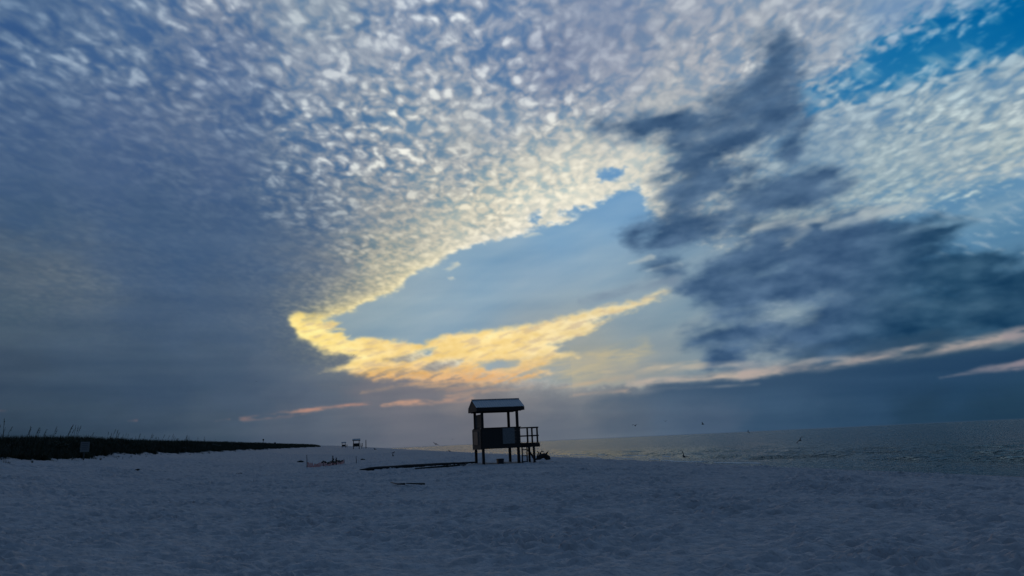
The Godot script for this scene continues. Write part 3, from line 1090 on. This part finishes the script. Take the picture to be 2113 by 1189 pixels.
var streaks := PackedFloat32Array([
	4.74, 9.93, 12.22, 10.93, 0.21, 0.41, 120, 140, 160, 0.6,
	7.84, 3.79, 18.21, 3.96, 0.17, 0.32, 186, 172, 160, 0.9,
	16.28, 3.96, 33.47, 5.04, 0.36, 0.34, 178, 164, 158, 0.8,
	11.01, 4.78, 22.92, 4.45, 0.14, 0.24, 176, 172, 168, 0.5,
	32.46, 5.04, 37.57, 5.42, 0.28, 0.31, 150, 142, 148, 0.7,
	27.78, 2.86, 33.22, 3.36, 0.05, 0.32, 142, 134, 142, 0.8,
	32.71, 3.29, 39.54, 4.06, 0.32, 0.38, 138, 130, 140, 0.75,
	-19.23, 2.38, -16.31, 2.61, 0.16, 0.19, 166, 126, 118, 0.75,
	-17.27, 2.54, -14.02, 2.87, 0.16, 0.13, 184, 140, 122, 0.8,
	-15.33, 2.78, -10.32, 3.28, 0.13, 0.07, 182, 138, 124, 0.75,
	-26.55, 2.54, -25.76, 2.55, 0.05, 0.04, 162, 118, 112, 0.8,
	-21.03, 2.37, -20.17, 2.41, 0.05, 0.04, 168, 124, 116, 0.8,
	-33.4, 3.3, -32.91, 3.32, 0.05, 0.05, 140, 104, 104, 0.6,
	-9.47, 3.11, -3.57, 3.29, 0.14, 0.24, 206, 158, 132, 0.75,
	-11.17, 4.06, -6.86, 4.53, 0.1, 0.17, 190, 156, 128, 0.5,
	-7.21, 4.2, -3.71, 4.34, 0.17, 0.18, 196, 160, 130, 0.6,
	-6.52, 4.31, -1.94, 4.62, 0.31, 0.28, 216, 172, 128, 0.55,
	-4.96, 3.63, -2.85, 3.96, 0.24, 0.21, 206, 160, 130, 0.5,
	-2.33, 3.8, 0.85, 4, 0.21, 0.18, 196, 162, 136, 0.45,
	2.25, 3.8, 8.22, 4.18, 0.14, 0.21, 196, 170, 142, 0.55,
	6.51, 4.63, 13.39, 4.83, 0.35, 0.27, 192, 178, 156, 0.45,
	-0.14, 5.31, 9.41, 6.19, 0.42, 0.69, 206, 186, 140, 0.4,
	4.42, 4.81, 8.32, 5.64, 0.91, 0.76, 200, 184, 146, 0.5,
	3.97, 3.19, 8.15, 3.29, 0.14, 0.14, 178, 158, 144, 0.5,
	8.49, 3.2, 16.86, 3.25, 0.14, 0.1, 112, 122, 134, 0.6,
	8.48, 12.42, 10.63, 12.74, 0.07, 0.17, 206, 206, 196, 0.5,
	-4.51, 12.82, -3.96, 13.05, 0.21, 0.14, 226, 220, 196, 0.8,
	-4.71, 11.98, -4.17, 12.1, 0.11, 0.07, 206, 208, 196, 0.7,
	0.85, 14.81, 1.96, 14.97, 0.07, 0.11, 226, 222, 205, 0.7,
	9.85, 11.76, 12.32, 12.07, 0.1, 0.17, 190, 196, 196, 0.4,
	25.61, 13.95, 34.63, 15.6, 0.46, 0.49, 178, 188, 190, 0.6,
	22.46, 13.45, 28.56, 13.93, 0.24, 0.28, 172, 184, 188, 0.6,
	31.25, 13.09, 38.94, 13.98, 0.26, 0.31, 164, 182, 190, 0.5,
	26.91, 12.45, 32.54, 12.72, 0.17, 0.15, 150, 176, 192, 0.35,
	17.98, 14.04, 22.53, 14.03, 0.26, 0.21, 190, 194, 190, 0.6,
	19.82, 12.8, 21.2, 13.62, 0.38, 0.31, 186, 190, 186, 0.6])
var clear_openings := [
	PackedFloat32Array([-14.2, 9, -12.67, 9.53, -10.88, 10.14, -9.37, 10.88, -8.05, 11.42, -7.54, 12.18, -5.4, 13.09, -4.29, 14.01, -1.9, 14.57, 0.31, 15.05, 2.53, 15.43, 5.42, 16.06, 3.7, 16.56, 6.09, 16.78, 7.58, 17.12, 9.25, 17.67, 10.06, 17.87, 10.45, 16.93, 10.47, 15.89, 11.86, 14.72, 14.24, 14.06, 17.21, 13.11, 20.38, 12.06, 22.64, 9.79, 21.88, 8.55, 20.49, 7.36, 19.64, 5.44, 18.24, 4.22, 11.61, 3.81, 6.44, 3.59, 2.97, 4.11, -0.53, 4.63, -5.76, 6.59, -9.59, 7.33, -12, 7.8, -13.36, 8.09]),
	PackedFloat32Array([21.92, 22.21, 24.41, 22.52, 26.01, 23.74, 27.03, 24.27, 28.93, 24.57, 30.19, 24.98, 32.83, 25.12, 34.8, 25.24, 37.35, 26.07, 40.84, 24.78, 39.15, 22.11, 35.66, 21.95, 32.91, 22.16, 30.59, 21.87, 28.21, 21.84, 26.34, 21.64, 24.15, 21.78]),
	PackedFloat32Array([19.82, 12.8, 23.72, 13.53, 25.61, 13.95, 30.07, 14.56, 34.56, 15.14, 39.82, 15.17, 39.01, 10.27, 33.52, 8.32, 27.74, 7.87, 22.11, 10.51]),
	PackedFloat32Array([7.03, 19.11, 8, 19.34, 9.01, 19.14, 8.67, 18.55, 7.5, 18.48]),
	PackedFloat32Array([1.69, 16.11, 2.24, 16.85, 2.25, 15.73, 1.81, 15.61])]
var golden_cloud := [
	PackedFloat32Array([-16.14, 9.21, -15.65, 9.89, -15.04, 9.21, -13.97, 9.13, -12.67, 8.91, -13.02, 8.16, -12, 7.8, -10.62, 8.12, -9.59, 7.61, -7.84, 7.63, -6.94, 7.12, -5.87, 7.71, -4.48, 8.02, -2.16, 8.21, 1.44, 8.62, 4.32, 8.96, 7.03, 9.57, 9.7, 9.95, 12.13, 10.59, 11.73, 10, 8.95, 9.3, 7.22, 8.71, 4.58, 7.33, 3.18, 6.48, 4.49, 5.96, 1.65, 5.75, 4.07, 4.83, -0.18, 4.47, -2.31, 4.28, -3.72, 4.17, -4.77, 4.35, -6.51, 4.66, -11.16, 4.81, -12.51, 5.54, -13.76, 5.36, -12.51, 6.36, -14.2, 7.08, -15.54, 7.91])]
var gold_gaps := [
	PackedFloat32Array([-2.82, 5.71, -1.54, 5.93, 0.45, 5.81, 0.21, 5.4, -1.92, 5.21]),
	PackedFloat32Array([-9.88, 6.23, -8.21, 6.46, -5.74, 7.08, -6.46, 6.44, -7.87, 6.03]),
	PackedFloat32Array([-6.91, 5.51, -5.77, 6.06, -3.65, 6.09, -4.2, 5.62, -6.14, 5.27]),
	PackedFloat32Array([-14.03, 6.53, -12.68, 6.84, -11.25, 6.54, -12.17, 6.01, -13.22, 5.62]),
	PackedFloat32Array([1.27, 5.24, 3.05, 5.51, 4.45, 5.23, 3.02, 4.88])]
var low_bank := [
	PackedFloat32Array([3.9, 1.99, 6.37, 2.62, 9.19, 3.37, 13.28, 3.68, 18.2, 3.82, 24.36, 4.01, 30, 4.26, 32.97, 4.57, 41.82, 5.38, 45.51, 4.83, 44.01, -3.88, 2.57, -3.05, 2.76, 0.32])]
var sky_notes := {}
const CHART_STEP := 0.25
const CHART_W := 400
const CHART_H := 200
var chart_open := PackedFloat32Array()
var chart_gold := PackedFloat32Array()
var chart_gap := PackedFloat32Array()
var chart_dark := PackedFloat32Array()
var chart_bank := PackedFloat32Array()
var map_sheet := PackedFloat32Array()
var map_clear := PackedFloat32Array()
var n_warp := FastNoiseLite.new()
var n_fine := FastNoiseLite.new()
var n_cell := FastNoiseLite.new()
var n_lump := FastNoiseLite.new()
var n_puff := FastNoiseLite.new()
var n_cell_tone := FastNoiseLite.new()
var n_torn := FastNoiseLite.new()
var n_streak := FastNoiseLite.new()
var row_store := []
var row_lock := Mutex.new()

func set_noise(n: FastNoiseLite, kind: int, seed_value: int, octaves: int, gain := 0.5):
	n.noise_type = kind
	n.seed = seed_value
	n.frequency = 1.0
	n.fractal_type = FastNoiseLite.FRACTAL_FBM if octaves > 1 else FastNoiseLite.FRACTAL_NONE
	n.fractal_octaves = octaves
	n.fractal_gain = gain

func polygon_distance(p: PackedFloat32Array, x: float, y: float) -> float:
	var best := 1e9
	var inside := false
	var n := p.size() / 2
	var ax := p[2 * n - 2]
	var ay := p[2 * n - 1]
	for i in n:
		var bx := p[2 * i]
		var by := p[2 * i + 1]
		var ex := bx - ax
		var ey := by - ay
		var wx := x - ax
		var wy := y - ay
		var t := clampf((wx * ex + wy * ey) / (ex * ex + ey * ey + 1e-9), 0.0, 1.0)
		var dx := wx - ex * t
		var dy := wy - ey * t
		best = minf(best, dx * dx + dy * dy)
		if (ay > y) != (by > y) and x < (bx - ax) * (y - ay) / (by - ay) + ax:
			inside = not inside
		ax = bx
		ay = by
	return -sqrt(best) if inside else sqrt(best)

func polygons_distance(all: Array, x: float, y: float) -> float:
	var best := 1e9
	for p in all:
		best = minf(best, polygon_distance(p, x, y))
	return best

func capsule_distance(t: PackedFloat32Array, o: int, x: float, y: float) -> Vector2:
	var ex := t[o + 2] - t[o]
	var ey := t[o + 3] - t[o + 1]
	var wx := x - t[o]
	var wy := y - t[o + 1]
	var k := clampf((wx * ex + wy * ey) / (ex * ex + ey * ey + 1e-9), 0.0, 1.0)
	return Vector2(Vector2(wx - ex * k, wy - ey * k).length(), lerpf(t[o + 4], t[o + 5], k))

func chart_row(j: int):
	var el := j * CHART_STEP
	var r := PackedFloat32Array()
	for i in CHART_W:
		var az := i * CHART_STEP - 50.0
		r.append(polygons_distance(clear_openings, az, el))
		r.append(polygons_distance(golden_cloud, az, el))
		r.append(polygons_distance(gold_gaps, az, el))
		var d := 9.0
		for k in range(0, dark_clouds.size(), 6):
			var v := capsule_distance(dark_clouds, k, az, el)
			var a := v.x - v.y
			# smooth union, so that neighbouring rolls flow together
			var h := clampf(0.5 + 0.5 * (d - a) / 0.8, 0.0, 1.0)
			d = lerpf(d, a, h) - 0.8 * h * (1.0 - h)
		r.append(d)
		r.append(polygons_distance(low_bank, az, el))
	store_row(j, r)

func store_row(j: int, r):
	row_lock.lock()
	row_store[j] = r
	row_lock.unlock()

func towards(az: float, el: float) -> Vector3:
	var a := deg_to_rad(az)
	var e := deg_to_rad(el)
	return Vector3(sin(a) * cos(e), sin(e), -cos(a) * cos(e))

func blend_colours(table: PackedFloat32Array, at: PackedVector3Array, d: Vector3, soft: float) -> PackedFloat32Array:
	var r := 0.0
	var g := 0.0
	var b := 0.0
	var m := 0.0
	var sum := 0.0
	for k in at.size():
		var w := 1.0 / (at[k].distance_squared_to(d) + soft)
		w = w * w
		var o := k * 6
		r += w * table[o + 2]
		g += w * table[o + 3]
		b += w * table[o + 4]
		m += w * table[o + 5]
		sum += w
	return PackedFloat32Array([r / sum, g / sum, b / sum, m / sum])

var sheet_at := PackedVector3Array()
var clear_at := PackedVector3Array()

func map_row(j: int):
	var r := PackedFloat32Array()
	for i in 361:
		var d := towards(i - 180.0, j)
		r.append_array(blend_colours(sheet_colours, sheet_at, d, 0.0012))
	store_row(j, r)

func clear_row(j: int):
	var r := PackedFloat32Array()
	for i in 361:
		r.append_array(blend_colours(clear_colours, clear_at, towards(i - 180.0, j), 0.002))
	store_row(j, r)

func run_rows(what: Callable, count: int):
	row_store = []
	row_store.resize(count)
	var id := WorkerThreadPool.add_group_task(what, count, -1, true)
	WorkerThreadPool.wait_for_group_task_completion(id)

func read_map(m: PackedFloat32Array, az: float, el: float) -> Vector4:
	if az > 180.0: az -= 360.0
	if az < -180.0: az += 360.0
	var x := clampf(az + 180.0, 0.0, 359.999)
	var y := clampf(el, 0.0, 89.999)
	var i := int(x)
	var j := int(y)
	var fx := x - i
	var fy := y - j
	var o := (j * 361 + i) * 4
	var p := o + 361 * 4
	var a := (1.0 - fx) * (1.0 - fy)
	var b := fx * (1.0 - fy)
	var c := (1.0 - fx) * fy
	var d := fx * fy
	return Vector4(m[o] * a + m[o + 4] * b + m[p] * c + m[p + 4] * d, m[o + 1] * a + m[o + 5] * b + m[p + 1] * c + m[p + 5] * d,
		m[o + 2] * a + m[o + 6] * b + m[p + 2] * c + m[p + 6] * d, m[o + 3] * a + m[o + 7] * b + m[p + 3] * c + m[p + 7] * d)

func read_chart(m: PackedFloat32Array, az: float, el: float) -> float:
	var x := (az + 50.0) / CHART_STEP
	var y := el / CHART_STEP
	if x < 0.0 or x >= CHART_W - 1 or y >= CHART_H - 1:
		return 8.0
	y = maxf(y, 0.0)
	var i := int(x)
	var j := int(y)
	var fx := x - i
	var fy := y - j
	var o := j * CHART_W + i
	return lerpf(lerpf(m[o], m[o + 1], fx), lerpf(m[o + CHART_W], m[o + CHART_W + 1], fx), fy)

func sky_colour(az: float, el: float) -> Vector3:
	el = maxf(el, 0.0)
	var d := towards(az, el)
	# where this line of sight meets the cloud sheet
	var t := 1.0 / (d.y + 0.06)
	var px := d.x * t
	var pz := -d.z * t
	var w1 := n_warp.get_noise_3d(d.x * 14.0, d.y * 30.0, d.z * 14.0)
	var w2 := n_warp.get_noise_3d(d.x * 14.0 + 40.0, d.y * 30.0, d.z * 14.0)
	var s := read_map(map_sheet, az + w1 * 1.6, el + w2 * 1.0)
	var c := Vector3(s.x, s.y, s.z)
	# altocumulus puffs
	var qx := px + 0.012 * n_puff.get_noise_2d(px * 9.0, pz * 7.0)
	var qz := pz + 0.02 * n_puff.get_noise_2d(px * 9.0 + 31.0, pz * 7.0)
	var big := n_lump.get_noise_2d(px * 4.0 + 3.0, pz * 2.6)
	var gap := n_cell.get_noise_2d(qx * 24.0, qz * 14.5) + 1.0
	var dome := maxf(0.0, 1.0 - 3.4 * gap * gap)
	var own := n_cell_tone.get_noise_2d(qx * 24.0, qz * 14.5) * dome
	var gap_2 := n_cell.get_noise_2d(qx * 50.0 + 70.0, qz * 31.0) + 1.0
	var dome_2 := maxf(0.0, 1.0 - 3.4 * gap_2 * gap_2)
	var soft_puff := n_puff.get_noise_2d(qx * 20.0 + 11.0, qz * 12.0)
	var mid_puff := n_puff.get_noise_2d(qx * 10.0 + 60.0, qz * 6.5)
	var fine := n_fine.get_noise_2d(qx * 50.0, qz * 38.0)
	var puff := 0.42 * (dome - 0.45) + 0.24 * own + 0.22 * (dome_2 - 0.4) + 0.66 * soft_puff + 0.4 * mid_puff + 0.3 * big + 0.26 * fine
	var lightness := smoothstep(-0.8, 0.86, puff)
	var patchy := n_warp.get_noise_2d(px * 1.7 + 7.0, pz * 1.3)
	var k := s.w * smoothstep(3.0, 10.0, el) * clampf(1.0 + 0.6 * patchy, 0.6, 1.3)
	var swing := (lightness - 0.5) * 2.0 * k
	if swing > 0.0:
		c += Vector3(72, 66, 52) * swing * (0.3 + 0.7 * swing)
	else:
		c *= Vector3.ONE + Vector3(0.4, 0.22, 0.07) * swing
	# long soft bands low down
	var band := n_streak.get_noise_3d(d.x * 3.0, d.y * 34.0, d.z * 3.0)
	c += Vector3(9, 8, 6) * band * (1.0 - 0.5 * k)
	if az < -50.0 or az > 50.0 or el > 49.0:
		return c
	var rag := n_fine.get_noise_3d(d.x * 60.0, d.y * 110.0, d.z * 60.0)
	var open := read_chart(chart_open, az + w1 * 0.7 + rag * 0.45, el + w2 * 0.35 + rag * 0.4)
	# the sheet's edge is thin and lit through by the hidden sun
	var warm := clampf((-2.0 - az) / 13.0, 0.0, 1.0) * smoothstep(26.0, 12.0, el)
	var rim := exp(-maxf(open, 0.0) / lerpf(1.0, 0.85, warm)) * smoothstep(14.0, 4.0, az) * smoothstep(2.0, 7.0, el)
	var cream := Vector3(250, 244, 226).lerp(Vector3(255, 232, 158), warm)
	c = c.lerp(cream * (0.86 + 0.14 * lightness), minf(1.0, rim * 1.15) * lerpf(0.3 + 0.6 * lightness, 0.95, smoothstep(1.6, 0.3, open)))
	var soft := lerpf(0.24, 1.0, smoothstep(8.0, 15.0, az))
	var cut := open + (puff * 0.9 + rag * 0.6) * lerpf(0.12, 1.3, smoothstep(9.0, 18.0, az) * smoothstep(5.0, 11.0, el))
	var clear := smoothstep(soft, -soft, cut)
	if clear > 0.0:
		var a := read_map(map_clear, az, el)
		var veil := n_streak.get_noise_3d(d.x * 5.0 + 3.0, d.y * 20.0 - d.x * 6.0, d.z * 5.0)
		var air := Vector3(a.x, a.y, a.z) + Vector3(9, 7, 4) * band + Vector3(16, 10, 4) * veil
		# thin streaked cirrus in the right-hand openings
		var wisp := smoothstep(0.05, 0.6, n_streak.get_noise_2d((px * 0.8 + pz * 0.6) * 3.0, (px * 0.6 - pz * 0.8) * 12.0)) * smoothstep(12.0, 20.0, az)
		air = air.lerp(Vector3(178, 190, 198), 0.45 * wisp)
		c = c.lerp(air, clear)
	# golden cloud under the opening
	var stretch := n_streak.get_noise_3d(d.x * 14.0, d.y * 60.0 - d.x * 8.0, d.z * 14.0)
	var g := read_chart(chart_gold, az + w1 * 0.7 + stretch * 0.9, el + w2 * 0.22 + rag * 0.22)
	var gold := smoothstep(0.22, -0.32, g + stretch * 0.25)
	if gold > 0.0:
		var hole := smoothstep(0.18, -0.18, read_chart(chart_gap, az + stretch * 0.6, el + rag * 0.15))
		var low := smoothstep(6.6, 4.4, el)
		var tone := Vector3(250, 219, 148).lerp(Vector3(226, 174, 120), low).lerp(Vector3(236, 218, 172), smoothstep(-2.0, 8.0, az))
		tone = tone.lerp(Vector3(255, 230, 146), smoothstep(-8.0, -15.0, az) * (1.0 - low))
		var vein := n_streak.get_noise_3d(d.x * 26.0, d.y * 120.0 - d.x * 26.0, d.z * 26.0)
		tone += Vector3(20, 26, 34) * (stretch * 0.8 + rag * 0.5)
		tone = tone.lerp(Vector3(196, 176, 150), 0.55 * smoothstep(0.0, 0.5, -vein))
		gold *= (1.0 - hole) * (1.0 - 0.8 * smoothstep(-0.05, 0.4, vein) * low)
		c = c.lerp(tone, gold)
	# dark bank low in the right
	var bank := smoothstep(0.5, -0.5, read_chart(chart_bank, az + w1 * 1.6, el + w2 * 0.3))
	if bank > 0.0:
		var deep := Vector3(60, 84, 110).lerp(Vector3(38, 68, 98), smoothstep(8.0, 30.0, az))
		deep = deep.lerp(Vector3(s.x, s.y, s.z), smoothstep(3.4, 1.2, el))
		c = c.lerp(deep + Vector3(6, 6, 6) * band, bank * 0.92 * smoothstep(2.0, 22.0, az + 2.0 * el))
	# dark rolls of nearer stratocumulus
	var dk := read_chart(chart_dark, az + w1 * 1.1, el + w2 * 0.6)
	var torn := n_torn.get_noise_3d(d.x * 9.0, d.y * 27.0 - d.x * 4.0, d.z * 9.0 + 9.0)
	var dark := smoothstep(0.95, -0.95, dk - 0.12 + torn * 1.25 + rag * 0.22)
	if dark > 0.0:
		var tone := Vector3(66, 95, 128).lerp(Vector3(37, 73, 102), smoothstep(22.0, 32.0, az + 0.6 * (11.0 - el)))
		tone += Vector3(34, 33, 30) * (n_torn.get_noise_3d(d.x * 14.0, d.y * 36.0, d.z * 14.0) + 0.15 * rag)
		c = c.lerp(tone, clampf(dark * (0.95 - 0.3 * torn), 0.0, 0.97))
	var filament := n_streak.get_noise_3d(d.x * 20.0, d.y * 170.0 - d.x * 12.0, d.z * 20.0)
	for o in range(0, streaks.size(), 10):
		if el > maxf(streaks[o + 1], streaks[o + 3]) + 1.6 or el < minf(streaks[o + 1], streaks[o + 3]) - 1.6:
			continue
		var v := capsule_distance(streaks, o, az + stretch * 0.8, el + w2 * 0.12 + rag * 0.07 * (0.3 + streaks[o + 4]))
		if v.x < v.y * 1.9:
			var a := smoothstep(v.y * 1.8, v.y * 0.1, v.x * (1.0 + 0.6 * torn)) * streaks[o + 9] * (0.85 + 1.1 * stretch)
			if el < 7.0:
				a *= smoothstep(-0.4, 0.3, filament) if az < 4.0 else smoothstep(-0.9, 0.1, filament)
			c = c.lerp(Vector3(streaks[o + 6], streaks[o + 7], streaks[o + 8]), clampf(a, 0.0, 1.0))
	return c

func sky_pixels(j: int):
	# one row of the panorama; x runs from straight ahead to the right and round
	var el: float = 90.0 - (j + 0.5 + sky_notes.top) * sky_notes.step
	var r := PackedByteArray()
	var rng := RandomNumberGenerator.new()
	rng.seed = 77 + j
	for i in sky_notes.columns:
		var az: float = sky_notes.from + (i + 0.5) * sky_notes.step
		if az > 180.0:
			az -= 360.0
		var c := sky_colour(az, el)
		var grain := rng.randf() - 0.5
		r.append(int(clampf(c.x + grain + 0.5, 0.0, 255.0)))
		r.append(int(clampf(c.y + grain + 0.5, 0.0, 255.0)))
		r.append(int(clampf(c.z + grain + 0.5, 0.0, 255.0)))
	store_row(j, r)

func sky_part(step: float, from: float, columns: int, top: int, rows: int) -> Image:
	sky_notes = {"step": step, "from": from, "columns": columns, "top": top}
	run_rows(sky_pixels, rows)
	var bytes := PackedByteArray()
	for r in row_store:
		bytes.append_array(r)
	return Image.create_from_data(columns, rows, false, Image.FORMAT_RGB8, bytes)

func make_sky() -> Texture2D:
	set_noise(n_warp, FastNoiseLite.TYPE_SIMPLEX_SMOOTH, 3, 4)
	set_noise(n_fine, FastNoiseLite.TYPE_SIMPLEX_SMOOTH, 5, 3, 0.55)
	set_noise(n_lump, FastNoiseLite.TYPE_SIMPLEX_SMOOTH, 9, 3)
	set_noise(n_streak, FastNoiseLite.TYPE_SIMPLEX_SMOOTH, 12, 4)
	set_noise(n_puff, FastNoiseLite.TYPE_SIMPLEX_SMOOTH, 21, 2, 0.45)
	set_noise(n_torn, FastNoiseLite.TYPE_SIMPLEX_SMOOTH, 33, 4, 0.48)
	set_noise(n_cell, FastNoiseLite.TYPE_CELLULAR, 15, 1)
	n_cell.cellular_return_type = FastNoiseLite.RETURN_DISTANCE
	n_cell.cellular_jitter = 0.75
	set_noise(n_cell_tone, FastNoiseLite.TYPE_CELLULAR, 15, 1)
	n_cell_tone.cellular_return_type = FastNoiseLite.RETURN_CELL_VALUE
	n_cell_tone.cellular_jitter = 0.75
	# the unseen rest of the sky: broken slate cloud, made darker to dim the sand, thinning to the deep blue of dawn overhead and behind
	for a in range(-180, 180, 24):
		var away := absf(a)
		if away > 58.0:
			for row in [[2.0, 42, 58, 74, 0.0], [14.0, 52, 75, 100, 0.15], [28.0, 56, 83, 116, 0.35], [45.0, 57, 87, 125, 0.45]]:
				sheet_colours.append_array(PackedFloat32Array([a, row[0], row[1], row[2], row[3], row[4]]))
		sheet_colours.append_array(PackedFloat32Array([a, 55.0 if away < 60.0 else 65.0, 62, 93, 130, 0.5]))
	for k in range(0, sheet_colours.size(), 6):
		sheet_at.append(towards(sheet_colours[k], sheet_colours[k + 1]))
	for k in range(0, clear_colours.size(), 6):
		clear_at.append(towards(clear_colours[k], clear_colours[k + 1]))
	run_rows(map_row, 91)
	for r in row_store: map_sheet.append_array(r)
	run_rows(clear_row, 91)
	for r in row_store: map_clear.append_array(r)
	run_rows(chart_row, CHART_H)
	for r in row_store:
		for i in CHART_W:
			chart_open.append(r[i * 5])
			chart_gold.append(r[i * 5 + 1])
			chart_gap.append(r[i * 5 + 2])
			chart_dark.append(r[i * 5 + 3])
			chart_bank.append(r[i * 5 + 4])
	# the whole sky coarsely, then its northern quarter, where the clouds are finest, in full detail
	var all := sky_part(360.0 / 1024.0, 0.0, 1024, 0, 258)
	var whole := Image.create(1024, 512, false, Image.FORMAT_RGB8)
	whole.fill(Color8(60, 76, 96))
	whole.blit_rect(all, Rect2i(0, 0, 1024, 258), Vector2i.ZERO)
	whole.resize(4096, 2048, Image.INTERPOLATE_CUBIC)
	var half := 512
	var top := 512
	var near := sky_part(360.0 / 4096.0, -45.0, 2 * half, top, 514)
	whole.blit_rect(near, Rect2i(half, 0, half, 514), Vector2i(0, top))
	whole.blit_rect(near, Rect2i(0, 0, half, 514), Vector2i(4096 - half, top))
	return ImageTexture.create_from_image(whole)
